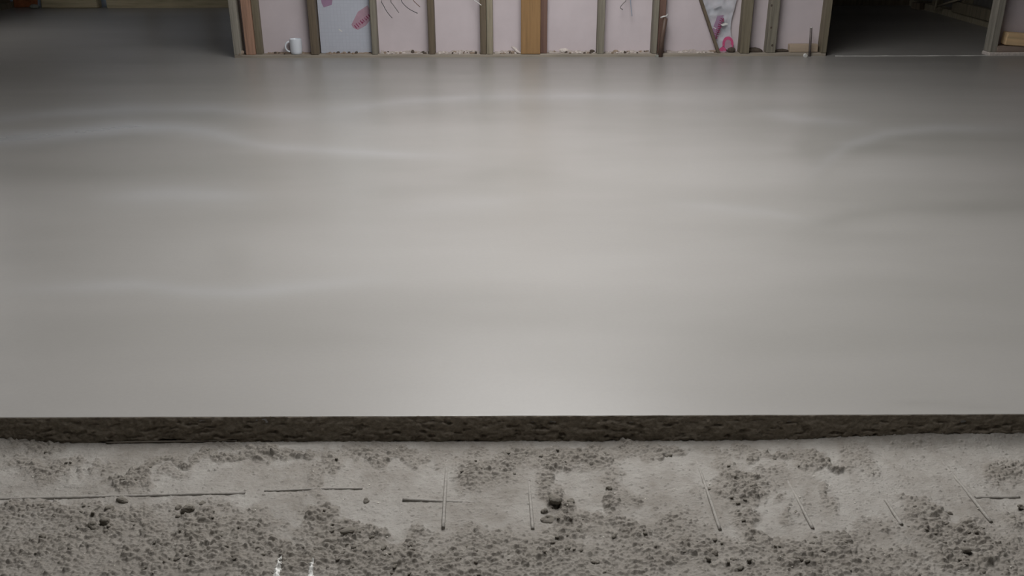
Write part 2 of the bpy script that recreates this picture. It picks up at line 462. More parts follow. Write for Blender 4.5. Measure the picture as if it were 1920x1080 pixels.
RODS = [  # px endpoints of the mesh wires, how far each end sinks
    [(838, 862), (831, 993), 'steel wire crossing over the short dark wire, its cut end towards the lower edge'],
    [(755, 940), (955, 941), 'short steel wire with a dark underside lying crosswise under the other wire'],
    [(991, 893), (999, 994), 'straight steel wire beside the column of brown crumbs'],
    [(1306, 862), (1350, 994), 'long slanting steel wire, first to the side of the crumb band in mid base'],
    [(1477, 899), (1524, 993), 'slanting steel wire half sunk in a smooth pale patch'],
    [(1660, 938), (1690, 988), 'shortest slanting steel wire with a thick dark cut end'],
    [(1762, 858), (1858, 982), 'longest slanting steel wire beside the short crosswise stub'],
    [(1828, 934), (1912, 931), 'short crosswise wire stub branching off the longest slanting wire'],
    [(-120, 938), (460, 926), 'long crosswise steel wire bordering the smooth pale patch, dark gap beneath it'],
    [(496, 921), (680, 917), 'thin pale crosswise wire nearly buried between two crumb patches'],
    [(200, 832), (445, 829), 'thin dark wire lying close along the foot of the screed edge'],
    [(548, 825), (672, 821), 'thin wire lifting off the foot of the screed edge, black shadow under it']]
xc = np.arange(-1.22, 1.22, 0.00175); yc = np.arange(1.30, YE + 0.05, 0.00175)
xs = np.concatenate([np.linspace(XL - .1, -1.24, 120), xc, np.linspace(1.24, XR + .1, 120)])
ys = np.concatenate([np.linspace(-3.4, 0.4, 60), np.linspace(0.42, 1.29, 100), yc])
X, Y = np.meshgrid(xs, ys, indexing='ij')
U, V = proj(X, Y, np.full(X.shape, ZB))
def density(U, V):
    wx = 60 * (vnoise(U, V, 45, 91) - .5) + 26 * (vnoise(U, V, 14, 92) - .5)
    wy = 26 * (vnoise(U, V, 36, 93) - .5) + 16 * (vnoise(U, V, 11, 94) - .5)
    D = np.full(U.shape, 0.0)
    for cx, cy, rx, ry, wt in PATCH:
        q = ((U + wx - cx) / rx) ** 2 + ((V + wy - cy) / ry) ** 2
        D = np.maximum(D, wt * np.clip(1.25 - .75 * q, 0, 1))
    D = np.maximum(D, np.clip((V - 1020) / 80, 0, .7) * np.clip(1.7 * vnoise(U, V, 60, 95), 0, 1))
    return np.clip(D, 0, 1)
inframe = (U > -160) & (U < 2080) & (V > 790) & (V < 1160)
DEN = np.where(inframe, density(np.clip(U, -200, 2120), np.clip(V, 780, 1180)), 0.5 * fbm(X, Y, .15, 96))
rodm = np.zeros(U.shape)
for (a, b), (c, e), _ in RODS[:8]:
    vx, vy = c - a, e - b
    t = np.clip(((U - a) * vx + (V - b) * vy) / (vx * vx + vy * vy), 0, 1)
    rodm = np.maximum(rodm, np.exp(-(np.hypot(U - a - t * vx, V - b - t * vy) / 26) ** 2))
DEN = DEN * (1 - .85 * rodm)
calm = 1 - .75 * np.exp(-((YE - Y) / .06) ** 2)
base = ZB + calm * 0.007 * (fbm(X, Y, 0.16, 101) - .5) + calm * 0.004 * (fbm(X, Y, 0.03, 111, 3) - .5) + 0.0022 * (fbm(X, Y, 0.011, 121, 2) - .5)
base += 0.005 * DEN * calm
# slump at the foot of the cut edge towards both sides
foot = np.exp(-((YE - Y) / 0.012) ** 2)
slump = np.clip((U - 1440) / 300, 0, 1) * np.exp(-((YE - 0.004 - Y) / 0.02) ** 2) * 0.016
slump2 = np.clip((90 - U) / 90, 0, 1) * np.exp(-((YE - 0.012 - Y) / 0.026) ** 2) * 0.012
ridge = np.exp(-(((V - (846 + (U - 520) * -0.09)) / 7) ** 2) - ((U - 510) / 90) ** 2) * 0.011
base += 0.002 * foot + slump + slump2 + ridge
H = base.copy()
i0, j0 = int(np.searchsorted(xs, xc[0])), int(np.searchsorted(ys, yc[0]))
dx = 0.00175
nx, ny = len(xc), len(yc)
cand = 120000
cx = rng.uniform(xc[0], xc[-1], cand); cy = rng.uniform(yc[0], yc[-1], cand)
ii = np.clip(((cx - xc[0]) / dx).astype(int), 0, nx - 1); jj = np.clip(((cy - yc[0]) / dx).astype(int), 0, ny - 1)
clump = np.clip(2.6 * fbm(cx, cy, .022, 171, 3) - .8, 0, 1)
dens = DEN[i0 + ii, j0 + jj]
keep = rng.random(cand) < (0.085 + 0.85 * dens * (.3 + .7 * clump))
for x, y, i, j, dn, cm in zip(cx[keep], cy[keep], ii[keep], jj[keep], dens[keep], clump[keep]):
    r = 0.0014 + 0.0016 * rng.random() ** 2 + dn * (.35 + .65 * cm) * 0.006 * rng.random() ** 2.8
    e = rng.uniform(.5, .85); th = rng.normal(0, .4); c_, s_ = math.cos(th), math.sin(th)
    n = int(r * 1.75 / dx) + 2
    a0, a1, b0, b1 = max(0, i - n), min(nx, i + n + 1), max(0, j - n), min(ny, j + n + 1)
    gx = xc[a0:a1, None] - x; gy = yc[None, b0:b1] - y
    p1, p2 = (gx * c_ + gy * s_) / (1.25 * r), (-gx * s_ + gy * c_) / (r * e)
    q = np.abs(p1) ** 2.4 + np.abs(p2) ** 2.4 + 1.1 * (vnoise(gx + x, gy + y, .0036, 5) - .5)
    z0 = base[i0 + i, j0 + j]
    tl = rng.normal(0, .25)
    top = z0 + r * rng.uniform(.55, 1.25) * (.8 + .35 * dn) * (np.clip(1 - q, 0, None) ** .42) * (1 + tl * p1 - .3 * p2)
    W = H[i0 + a0:i0 + a1, j0 + b0:j0 + b1]
    np.copyto(W, np.where(q < 1, np.maximum(W, top), W))
H += (vnoise(X, Y, .0042, 181) - .5) * (.001 + .0016 * DEN) + (vnoise(X, Y, .0024, 182) - .5) * (.0007 + .001 * DEN)
me = grid_mesh(np.stack([X, Y, H], -1).transpose(1, 0, 2))
vattr(me, 'crumb', np.clip(np.clip((H - base) / 0.0035, 0, 1) * .22 + .42 * DEN, 0, 1).T)
vattr(me, 'dust', np.clip(2.2 * fbm(X * 2, Y, .11, 131) - .7 + .5 * (fbm(X, Y, .02, 133) - .5) - 1.2 * DEN, 0, 1).T)
sub = link('subfloor', me, BASE, kind='structure')
sub['label'] = 'rough crumbly concrete base in front of the screed'
def hz(x, y):
    i = min(max(int(np.searchsorted(xs, x)), 0), len(xs) - 1); j = min(max(int(np.searchsorted(ys, y)), 0), len(ys) - 1)
    return float(H[i, j])
def bz(x, y):
    i = min(max(int(np.searchsorted(xs, x)), 0), len(xs) - 1); j = min(max(int(np.searchsorted(ys, y)), 0), len(ys) - 1)
    return float(base[i, j])

# ---- ceiling with the roof opening, outer walls
cl = empty('ceiling', (0, 3.3, CEIL), 'structure')
YB = -3.2
for nm, a in (('ceiling_panel', (XL - .15, XR + .15, YB, RY0)), ('ceiling_panel', (XL - .15, RX0, RY0, RY1)), ('ceiling_panel', (RX1, XR + .15, RY0, RY1)), ('ceiling_panel', (XL - .15, XR + .15, RY1, YF + .1))):
    box(nm, a[0], a[1], a[2], a[3], CEIL, CEIL + .2, CEILM, cl, bev=0)
box('wall_near', XL - .15, XR + .15, YB - .1, YB, ZB - .05, CEIL, DARKM, kind='structure', bev=0)
def studwall_y(name, x, y0, y1, sgn, plate_m, stud_m, back_m, step, gap=None):
    """open stud wall running along y; sgn = side the room is on"""
    wl = empty(name, (x, (y0 + y1) / 2, 0), 'structure')
    a, b = sorted((x, x - sgn * .095))
    c, d = sorted((x - sgn * .095, x - sgn * .12))
    box('sole_plate', a, b, y0, y1, -.01, .06, plate_m, wl)
    box('top_plate', a, b, y0, y1, CEIL - .05, CEIL, plate_m, wl)
    yy = y0 + .02
    while yy < y1 - .05:
        if gap is None or not (gap[0] - .05 < yy < gap[1]):
            box('stud', a + .002, b - .002, yy, yy + .045, .06, CEIL - .05, stud_m, wl)
        yy += step
    if gap is None:
        box('sheathing', c, d, y0, y1, -.02, CEIL, back_m, wl, bev=0)
    else:
        g0_, g1_, h0, h1 = gap
        for q in ((y0, g0_, -.02, CEIL), (g1_, y1, -.02, CEIL), (g0_, g1_, -.02, h0), (g0_, g1_, h1, CEIL)):
            box('sheathing', c, d, q[0], q[1], q[2], q[3], back_m, wl, bev=0)
    return wl
WGAP = (7.5, 8.4, 1.0, 1.9)
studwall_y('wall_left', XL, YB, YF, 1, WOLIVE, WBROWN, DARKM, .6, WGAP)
w1 = empty('added_window_1', (XL - .06, WGAP[0], WGAP[2]), 'structure')  # unseen window, added to lift the light in the far left room
for q in ((WGAP[0], WGAP[0] + .06, WGAP[2], WGAP[3]), (WGAP[1] - .06, WGAP[1], WGAP[2], WGAP[3]), (WGAP[0], WGAP[1], WGAP[2], WGAP[2] + .06), (WGAP[0], WGAP[1], WGAP[3] - .06, WGAP[3])):
    box('added_window_frame', XL - .09, XL - .03, q[0], q[1], q[2], q[3], WPALE, w1)
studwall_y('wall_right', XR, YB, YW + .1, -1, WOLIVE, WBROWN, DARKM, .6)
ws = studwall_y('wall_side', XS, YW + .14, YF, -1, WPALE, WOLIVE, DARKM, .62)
yb0, yb1 = 8.2, on_z(1768, 31, .0).y + .3
o = box('plank', XS - .03, XS + .02, yb0, 9.0, .06, .155, WOLIVE, bev=.003)
tag(o, 'yellowish brown plank on edge along the sole plate of the dark room', 'plank')

# far wall: thick sole plates, studs, blue grey membrane
wf = empty('wall_far', (0, YF, 0), 'structure')
g0, g1 = on_z(193, 13, 0).x, on_z(208, 13, 0).x
lx = on_z(84, 14, 0).x
box('sole_plate', lx, g0, YF - .1, YF, -.005, .1, WFAR, wf, bev=.012, jig=.004)
box('sole_plate', g1, 2.2, YF - .1, YF, -.005, .1, WFAR, wf, bev=.006)
box('sole_plate', 2.25, XS, YF - .1, YF, -.005, .09, WBROWN, wf, bev=.006)
for k in range(15):
    x = XL + .15 + k * .62
    if abs(x - (g0 + g1) / 2) < .2: continue
    box('stud', x, x + .05, YF - .09, YF - .001, .1, CEIL, WBROWN if k % 2 else WOLIVE, wf)
x = XL - .15; k = 0
while x < XR - .1:
    x2 = min(x + 1.2, XR + .15)
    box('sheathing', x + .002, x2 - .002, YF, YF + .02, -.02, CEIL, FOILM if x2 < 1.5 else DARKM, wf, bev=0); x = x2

# ---- main stud partition
PT = 0.02        # visible height of the main sole plate
wb = empty('wall_back', ((WX0 + DX0) / 2, YW, 0), 'structure')
def xw(px, v=103, y=YW): return on_y(px, v, y).x
pj = xw(1232)
box('sole_plate', WX0, pj, YW, YW + .095, -.03, PT, WPLATE, wb, bev=.004)
box('sole_plate', pj + .003, DX0, YW + .001, YW + .095, -.03, PT + .001, WPLATE, wb, bev=.004)
box('top_plate', WX0, DX0, YW, YW + .095, CEIL - .047, CEIL, WPLATE, wb)
def stud(p0, p1, m, back=0.0, z1=None, dep=.095, wall=wb, zb=PT):
    o = box('stud', xw(p0), xw(p1), YW + back, YW + dep, zb, z1 or CEIL - .047, m, wall, bev=.003, jig=.0015)
    return o
stud(439, 452.5, WLIGHT); stud(461, 478.5, WPINK, .006); stud(479, 490, WOLIVE, .03)
stud(584, 597.5, WBROWN); stud(698, 708.5, WGREY); stud(804, 816, WPLATE if False else WBROWN, .002)
stud(901, 912.5, WBROWN); stud(913, 924.5, WPALE)
o = stud(977, 1013, WORANGE, -.004, dep=.03); o['label'] = 'wide orange brown board'
stud(1012, 1026, WRED, .035); stud(1119, 1132, WGREY, 0); stud(1221, 1231.5, WGREY); stud(1232.5, 1245, WRED, .02)
stud(1387, 1404, WOLIVE); stud(1437, 1454, WGREY, .012); stud(1539, 1549, WOLIVE)
xb = [WX0, xw(703), xw(1001), xw(1233), xw(1446), DX0]
for a, b in zip(xb, xb[1:]):
    box('plasterboard', a + .001, b - .001, YW + .095, YW + .1075, -.02, CEIL, BOARD, wb, bev=.0015)
# ---- short partition beyond the doorway
wr = empty('wall_return', ((DX1 + XR) / 2, YW, 0), 'structure')
box('packer', DX1 - .006, XR, YW - .012, YW + .1, -.02, .022, PLASTER, wr, bev=.006)
box('sole_plate', DX1 + .054, XR, YW, YW + .095, .022, .066, WPLATE_R, wr, bev=.003)
box('stud', DX1, DX1 + .054, YW, YW + .095, .022, CEIL, WLIGHT, wr, bev=.004)
box('stud', DX1 + .6, DX1 + .645, YW, YW + .095, .066, CEIL, WGREY, wr)
box('stud', XR - .05, XR, YW, YW + .095, .066, CEIL, WGREY, wr)
box('plasterboard', DX1 + .02, XR + .12, YW + .095, YW + .1075, 0, CEIL, BOARD, wr)
box('lintel', DX0, DX1, YW, YW + .095, 2.06, CEIL, WGREY, wb)

# pale lip of membrane across the doorway
n = 90
xs_ = np.linspace(DX0 + .06, DX1 - .02, n)
rows = []
for q in range(4):
    t = q / 3
    yy = YW - .02 + .012 * vnoise(xs_, xs_ * 0, .12, 141) - .012 + t * .02
    zz = .001 + math.sin(t * math.pi) * (.003 + .004 * vnoise(xs_, xs_ * 0, .07, 142))
    rows.append(np.stack([xs_, yy, zz], -1))
link('trim_1', grid_mesh(np.array(rows)), LIP, kind='structure')

# ------------------------------------------------------------------ things along the partition
def chips(name, mats, spots, label, cat, group):
    protos = [chip_mesh(.03, .018, .008, 300 + q) for q in range(6)]
    for me in protos: me.materials.append(None)
    for q, (u, s) in enumerate(spots):
        x = xw(u); y = YW + random.uniform(.018, .075)
        o = bpy.data.objects.new(name, protos[q % 6]); COL.objects.link(o)
        o.material_slots[0].link = 'OBJECT'; o.material_slots[0].material = mats[q % len(mats)]
        o.location = (x, y, PT + .001); o.rotation_euler = (random.uniform(-.25, .25), random.uniform(-.3, .3), random.uniform(0, 6.28))
        o.scale = (s, s, s * random.uniform(.9, 1.6))
        tag(o, label, cat, group)
BAYS = [(497, 582), (609, 696), (712, 802), (820, 899), (928, 975), (1030, 1117), (1136, 1219), (1252, 1340)]
def bayspots(bays, n, s0, s1):
    out = []
    for q in range(n):
        a, b = bays[q % len(bays)]
        u = random.uniform(a + 3, b - 3)
        if 533 < u < 570: continue
        out.append((u, random.uniform(s0, s1)))
    return out
chips('plaster_chip', [PLASTER], bayspots(BAYS[2:], 60, .6, 1.35), 'small pale plaster chip among the rubbish on the sole plate of the stud wall', 'rubble', 'plaster chips on the sole plate')
chips('wood_chip', [CHIPD], bayspots(BAYS[:7], 40, .7, 1.3), 'small dark brown wood chip among the rubbish on the sole plate of the stud wall', 'wood chip', 'dark wood chips on the sole plate')
chips('wood_shaving', [CHIPM], bayspots(BAYS[:7], 34, .7, 1.3), 'small tan wood shaving among the rubbish on the sole plate of the stud wall', 'wood shaving', 'tan shavings on the sole plate')
# fine dust heaped against the boards
def dust(u0, u1, m, hmax, seed):
    xs_ = np.linspace(xw(u0), xw(u1), 70); t = np.linspace(0, 1, 8)
    XX, T = np.meshgrid(xs_, t, indexing='ij')
    YY = YW + .03 + T * .064
    h = hmax * (fbm(XX, T * .1, .045, seed, 3) ** 1.5) * T ** .7 + .0035 * (vnoise(XX, T * .1, .008, seed + 9) - .3) * T
    return grid_mesh(np.stack([XX, YY, PT + .0005 + np.clip(h, 0, 1)], -1).transpose(1, 0, 2))
for q, (a, b) in enumerate(BAYS):
    o = link('plaster_dust', dust(a, b, None, (.012, .012, .03, .028, .034, .03, .018, .026)[q], 400 + q), CHIPM if q < 2 else DUST, kind='stuff')
    o['label'] = 'loose dust and crumbs heaped along the sole plate, ' + ('behind the white mug', 'under the silver foil board', 'below the hanging black cables', 'beside the double stud', 'beside the curled white scrap', 'beside the orange board', 'in the bay with the pale blue cable', 'beside the leaning lath')[q]
    o['category'] = 'dust'

# mug
mx = xw(553.5); mug = empty('mug', (mx, YW + .05, PT))
tag(mug, 'white china mug with its handle turned aside, standing on the sole plate', 'mug')
bm = bmesh.new()
prof = [(0, 0), (.036, 0), (.0405, .004), (.043, .02), (.0435, .06), (.0435, .106), (.0425, .109), (.040, .108), (.0395, .09), (.039, .02), (.034, .01), (0, .009)]
SEG = 32
rings = [[bm.verts.new((r * math.cos(2 * math.pi * k / SEG), r * math.sin(2 * math.pi * k / SEG), z)) for k in range(SEG)] if r > 0 else [bm.verts.new((0, 0, z))] for r, z in prof]
for A, B in zip(rings, rings[1:]):
    for k in range(SEG):
        if len(A) == 1: f = bm.faces.new((A[0], B[(k + 1) % SEG], B[k]))
        elif len(B) == 1: f = bm.faces.new((A[k], A[(k + 1) % SEG], B[0]))
        else: f = bm.faces.new((A[k], A[(k + 1) % SEG], B[(k + 1) % SEG], B[k]))
        f.smooth = True
bmesh.ops.recalc_face_normals(bm, faces=bm.faces)
me = bpy.data.meshes.new('mug_body'); bm.to_mesh(me); bm.free()
link('body', me, WHITEC, mug)
hp = []
for k in range(15):
    a = math.radians(-82 + 164 * k / 14)
    hp.append((-.040 - .032 * math.cos(a) * 1.0, -.012 - .012 * math.cos(a), .054 + .036 * math.sin(a)))
tube('handle', hp, .0065, WHITEC, mug, 10)

# silver foil board in the second bay
fb = box('foil_board', xw(599), xw(696.5), YW + .068, YW + .0945, PT + .001, .43, FOILB, bev=.002)
tag(fb, 'silver grey foil faced board with pink print, filling the bay beside the mug', 'insulation board')
fu = box('foil_board', xw(599), xw(696.5), YW + .06, YW + .0945, .432, 1.7, FOILUP, bev=.002)  # out of view, added so its pale face brightens the floor reflection
tag(fu, 'unseen bright foil board added above the printed one to lift the floor reflection', 'insulation board')
def print_quad(name, pts, m, parent, y, th=.0006):
    """flat printed patch: px outline laid on a wall plane"""
    bm = bmesh.new()
    P = [on_y(u, v, y) - parent.location for u, v in pts]
    lo = [bm.verts.new(p) for p in P]; hi = [bm.verts.new(p - Vector((0, th, 0))) for p in P]
    bm.faces.new(lo); bm.faces.new(hi[::-1])
    for k in range(len(P)): bm.faces.new((lo[k], lo[(k + 1) % len(P)], hi[(k + 1) % len(P)], hi[k]))
    bmesh.ops.recalc_face_normals(bm, faces=bm.faces)
    me = bpy.data.meshes.new('print'); bm.to_mesh(me); bm.free()
    return link(name, me, m, parent)
yb = YW + .0678
print_quad('print_band', [(601, -5), (624, -5), (622, 9), (607, 14), (603, 6)], LILAC, fb, yb)
print_quad('print_band', [(659, 46), (671, 22), (689, 10), (696, 22), (696, 35), (686, 48), (671, 56), (662, 52)], LPINK, fb, yb)
def glyphs(par, y, a, b, n, hw, hl, m, seed):
    """row of slanted letter strokes from px a to b"""
    r = random.Random(seed)
    ax, ay = b[0] - a[0], b[1] - a[1]; L = math.hypot(ax, ay); ax /= L; ay /= L
    px_, py_ = -ay, ax
    for q in range(n):
        t = (q + .5) / n * L
        c = (a[0] + ax * t, a[1] + ay * t)
        l, w_ = hl * r.uniform(.65, 1.1), hw * r.uniform(.7, 1.3)
        pts = [(c[0] + ax * w_ * s + px_ * l * t_, c[1] + ay * w_ * s + py_ * l * t_) for s, t_ in ((-1, -1), (1, -1), (1, 1), (-1, 1))]
        print_quad('letter', pts, m, par, y)
        if r.random() < .5:
            pts = [(c[0] + ax * (w_ * 2.2 * s + 1) + px_ * (l * .25 * t_ + l * .5), c[1] + ay * (w_ * 2.2 * s + 1) + py_ * (l * .25 * t_ + l * .5)) for s, t_ in ((-1, -1), (1, -1), (1, 1), (-1, 1))]
            print_quad('letter', pts, m, par, y - .0005)
glyphs(fb, yb - .0008, (665, 52), (694, 28), 8, .75, 4.2, DPINK, 5)
o = print_quad('tape_scrap', [(634.5, 55.5), (636, 54), (642, 58.5), (641, 60)], CWHITE, fb, yb - .0005)
print_quad('tape_scrap', [(647, 63), (648, 62.5), (653, 67), (652, 67.5)], FILM, fb, yb - .0005)

# leaning lath and plastic wrapper
p0, p1 = on_y(1347, 101, YW + .03), on_y(1312, -4, YW + .07)
d = (p1 - p0).normalized(); p2 = p0 + d * 1.05
bm = bmesh.new()
rg = []
for p in (p0, p2):
    rg.append([bm.verts.new(Vector((p.x + a, p.y + b, max(p.z, PT)))) for a, b in ((-.011, -.02), (.011, -.02), (.011, .02), (-.011, .02))])
bm.faces.new(rg[0]); bm.faces.new(rg[1][::-1])
for k in range(4): bm.faces.new((rg[0][k], rg[0][(k + 1) % 4], rg[1][(k + 1) % 4], rg[1][k]))
bmesh.ops.recalc_face_normals(bm, faces=bm.faces)
bmesh.ops.bevel(bm, geom=list(bm.edges), offset=.002, segments=1, affect='EDGES')
me = bpy.data.meshes.new('lath'); bm.to_mesh(me); bm.free()
tag(link('lath', me, WBROWN), 'thin brown wooden lath leaning aslant in the bay with the plastic wrapper', 'lath')

wr_o = on_y(1355, 101, YW + .07)
wrapper = empty('plastic_wrapper', (wr_o.x, YW + .07, PT))
tag(wrapper, 'crumpled clear plastic wrapper with pink print, stuffed beside the leaning lath', 'plastic wrap')
nu, nv = 26, 44
P = np.zeros((nv, nu, 3))
for j in range(nv):
    t = j / (nv - 1)
    vv = 98 - t * 130
    ul = 1347 - t * 36 * 1.25 + 3; ur = 1379 - 8 * math.sin(t * 5) - 3 * t
    for i in range(nu):
        s = i / (nu - 1)
        q = on_y(ul + (ur - ul) * s, vv, YW + .07)
        P[j, i] = (q.x - wr_o.x, 0, q.z - PT)
fold = fbm(P[..., 0] + .4, P[..., 2], .05, 151, 3) - .5
P[..., 1] = fold * .022 - .002 * np.sin(P[..., 0] * 90 + P[..., 2] * 30)
P[..., 2] = np.maximum(P[..., 2], .001)
link('film', grid_mesh(P, smooth=False), FILM, wrapper)
yw_ = YW + .0475
print_quad('print_band', [(1336, 55), (1345, 30), (1357, 28), (1352, 45), (1344, 62), (1341, 72)], LILAC, wrapper, yw_)
glyphs(wrapper, yw_ - .001, (1341, 73), (1355, 34), 11, .8, 4.3, DPINK, 9)
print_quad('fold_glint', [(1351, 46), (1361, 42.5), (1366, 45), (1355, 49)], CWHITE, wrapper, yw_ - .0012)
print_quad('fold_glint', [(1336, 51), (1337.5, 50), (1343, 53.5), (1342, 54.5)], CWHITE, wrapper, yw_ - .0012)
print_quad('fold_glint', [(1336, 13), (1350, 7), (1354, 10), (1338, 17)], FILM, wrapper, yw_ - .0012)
def arc_px(cx, cy, r0, r1, a0, a1, sy, n=18):
    A = [math.radians(a0 + (a1 - a0) * k / n) for k in range(n + 1)]
    return [(cx + r1 * math.cos(a), cy - r1 * sy * math.sin(a)) for a in A] + [(cx + r0 * math.cos(a), cy - r0 * sy * math.sin(a)) for a in A[::-1]]
print_quad('logo_disc', [(1365 + 8 * math.cos(a), 83 - 10.5 * math.sin(a)) for a in [2 * math.pi * k / 20 for k in range(20)]], LPINK, wrapper, yw_ - .001)
print_quad('logo_ring', arc_px(1365, 82, 6, 10.5, -15, 205, 1.3), PINK, wrapper, yw_ - .002)
print_quad('logo_ring', arc_px(1370, 86, 2.5, 4.5, -60, 90, 1.3), PINK, wrapper, yw_ - .0025)
print_quad('logo_tail', [(1347, 93), (1355, 86.5), (1360, 90), (1362, 95), (1352, 96.5)], PINK, wrapper, yw_ - .002)
print_quad('logo_tail', [(1348, 97), (1358, 94.5), (1363, 96.5), (1356, 99)], LPINK, wrapper, yw_ - .002)

def lump_at(name, u, vbase, y, rx, ry, rz, m, seed, label, cat, z=PT, rot=0, rough=.35):
    o = link(name, lump_mesh(rx, ry, rz, seed, 2, rough), m)
    x = on_y(u, vbase, y).x
    o.location = (x, y, z + rz * .8); o.rotation_euler = (0, 0, rot)
    tag(o, label, cat)
    return o
lump_at('mortar_dropping', 1371, 100, YW + .045, .03, .022, .022, CHIPD, 21, 'dark mortar dropping beneath the pink printed wrapper', 'rubble')
lump_at('mortar_dropping', 1413, 98, YW + .06, .055, .022, .018, CHIPD, 22, 'long dark mortar dropping between the two plain studs near the wrapper', 'rubble')
lump_at('mortar_dropping', 1467, 97, YW + .065, .06, .02, .013, CHIPD, 23, 'dark flat dropping beside the pale timber offcut', 'rubble')
lump_at('mortar_dropping', 1338, 97, YW + .06, .035, .02, .009, CHIPM, 24, 'small tan dropping at the foot of the leaning lath', 'rubble')
lump_at('screed_blob', 1234, 110, YW - .012, .024, .014, .011, STONEG, 25, 'small screed blob on the floor at the foot of the double stud', 'rubble', z=-.002)
lump_at('plaster_lump', 1056, 98, YW + .055, .03, .02, .018, PLASTER, 26, 'pale plaster lump beside the wide orange board', 'rubble')
lump_at('plaster_lump', 1110, 99, YW + .05, .02, .016, .014, CHIPD, 27, 'dark lump beside the stud next to the orange board', 'rubble')
lump_at('plaster_lump', 1154, 99, YW + .05, .022, .014, .013, CHIPM, 28, 'small tan lump under the hanging blue cable', 'rubble')
lump_at('plaster_lump', 774, 99, YW + .05, .013, .012, .016, CHIPD, 29, 'round dark lump under the hanging black cables', 'rubble')
lump_at('mortar_dropping', 452, 104, YW + .02, .022, .018, .016, CHIPM, 30, 'tan mortar dropping at the foot of the end stud', 'rubble')
# curled white scrap
c0 = [on_y(960, 88, YW + .05), on_y(965, 91, YW + .03), on_y(970, 97, YW + .02), on_y(977, 103, YW + .012)]
c0[-1].z = PT + .005
tag(tube('plaster_curl', c0, .012, PLASTER, res=7, taper=[.6, 1, .9, .45]), 'curled white scrap lying against the wide orange board', 'scrap')

# timber offcut, pin, white plug
a, b = xw(1482), xw(1535)
tag(box('timber_offcut', a, b, YW + .03, YW + .09, PT + .001, PT + .06, WOFF, bev=.003, jig=.003), 'fresh pale timber offcut lying on the sole plate in the end bay', 'offcut')
pz = on_y(1521, 52, YW - .012)
pb_ = on_y(1517.5, 107, YW - .012)
pin = empty('steel_pin', (pb_.x, YW - .012, 0))
tag(pin, 'thin upright steel pin standing in front of the pale timber offcut', 'pin')
L = Vector((pz.x - pb_.x, 0, pz.z))
tube('shaft', [(0, 0, -.005), tuple(L * .5), tuple(L)], .009, PINGREY, pin, 10)
tube('tip', [tuple(L * .985), tuple(L * 1.02)], .0075, CWHITE, pin, 8)
q0, q1 = on_z(1508.5, 104, .012), on_z(1518, 108.5, .012)
q0.y = q1.y = 0; yy = YW - .045
tag(tube('plastic_plug', [(q0.x, yy + .012, .012), ((q0.x + q1.x) / 2, yy, .013), (q1.x, yy - .014, .011)], .0145, CWHITE, res=10, taper=[.6, 1, .9]), 'small white plastic plug lying on the screed under the steel pin', 'plug')
# clip and brown pipe on the double stud
p_ = [on_y(1247.5, 34, YW - .01), on_y(1243, 62, YW - .01), on_y(1237.5, 106, YW - .012)]
p_[-1].z = 0
pp = empty('brown_pipe', (p_[2].x, YW - .012, 0))
tag(pp, 'short brown pipe rising from the screed in front of the double stud', 'pipe')
tube('pipe', [q - pp.location for q in p_], .017, PIPE, pp, 12)
cp = tube('pipe_clip', [on_y(1239, 33, YW - .022) - pp.location, on_y(1244, 31, YW - .03) - pp.location, on_y(1250, 30, YW - .022) - pp.location, on_y(1252, 27, YW - .005) - pp.location], .0055, CWHITE, pp, 8)
cp['label'] = 'white plastic clip'
# knots
kn = [x for x in wb.children if x.name.startswith('stud')]
for (u, v) in ((1447, 10), (1446, 52), (1448, 85)):
    pt = on_y(u, v, YW + .0118)
    me = lump_mesh(.008, .0012, .009, int(v), 1, .3)
    o = link('knot', me, CHIPD, kn[13]); o.location = pt - wb.location - kn[13].location

# hanging cable tails from two socket boxes above
def socket_box(u, label):
    p = on_y(u, -30, YW + .055)
    r = empty('socket_box', (p.x, YW + .055, p.z)); tag(r, label, 'socket box')
    bm = bmesh.new()
    me = box_mesh(-.037, .037, .0, .035, 0, .073, .002)
    link('back_box', me, GALV, r)
    me = box_mesh(-.11, .11, .036, .039, .01, .06, .001)
    link('fixing_strap', me, GALV, r)
    return r
sb1 = socket_box(748, 'galvanised socket box with loose cable tails in the bay before the double stud')
sb2 = socket_box(1177, 'galvanised socket box with cable tails in the bay past the orange board')
sb3 = socket_box(880, 'galvanised socket box against the double stud')
def cable(pts, r, m, label, box_):
    base = box_.location + Vector((0, -.006, .03))
    P = [on_y(u, v, YW + y_) for u, v, y_ in pts]
    # smooth
    C = [base] + P
    out = []
    for k in range(len(C) - 1):
        p0, p1, p2, p3 = C[max(k - 1, 0)], C[k], C[k + 1], C[min(k + 2, len(C) - 1)]
        for s in range(6):
            t = s / 6
            out.append(.5 * ((2 * p1) + (p2 - p0) * t + (2 * p0 - 5 * p1 + 4 * p2 - p3) * t * t + (3 * p1 - p0 - 3 * p2 + p3) * t ** 3))
    out.append(C[-1])
    tag(tube('cable', out, r, m, res=6), label, 'cable')
cable([(716.5, -4, .02), (720, 12, .0), (727, 24, -.01), (735.5, 34, -.02)], .0026, CBLACK, 'thin black cable tail hanging lowest in the bay beside the foil board', sb1)
cable([(733, -2, .02), (738, 10, .01), (748, 24, .0)], .0034, CGREY, 'grey cable tail, second from the foil board, ending in mid air', sb1)
cable([(752, -2, .01), (758, 9, -.01), (769, 18, -.02), (783, 25, -.03)], .0026, CBLACK, 'black cable tail sweeping towards the stud without a box', sb1)
cable([(773, -2, .01), (780, 6, -.01), (787.5, 13, -.02)], .003, CBROWN, 'short brown cable tail beside the sweeping black one', sb1)
cable([(889, -2, .01), (895, 4, -.01), (902.5, 10, -.02)], .0032, CWHITE, 'white cable tail touching the double stud', sb3)
cable([(1174, -2, .03), (1169, 6, .02), (1163, 14, .02), (1168, 18, .02)], .003, CGREY, 'grey bent cable tail in the bay past the orange board', sb2)
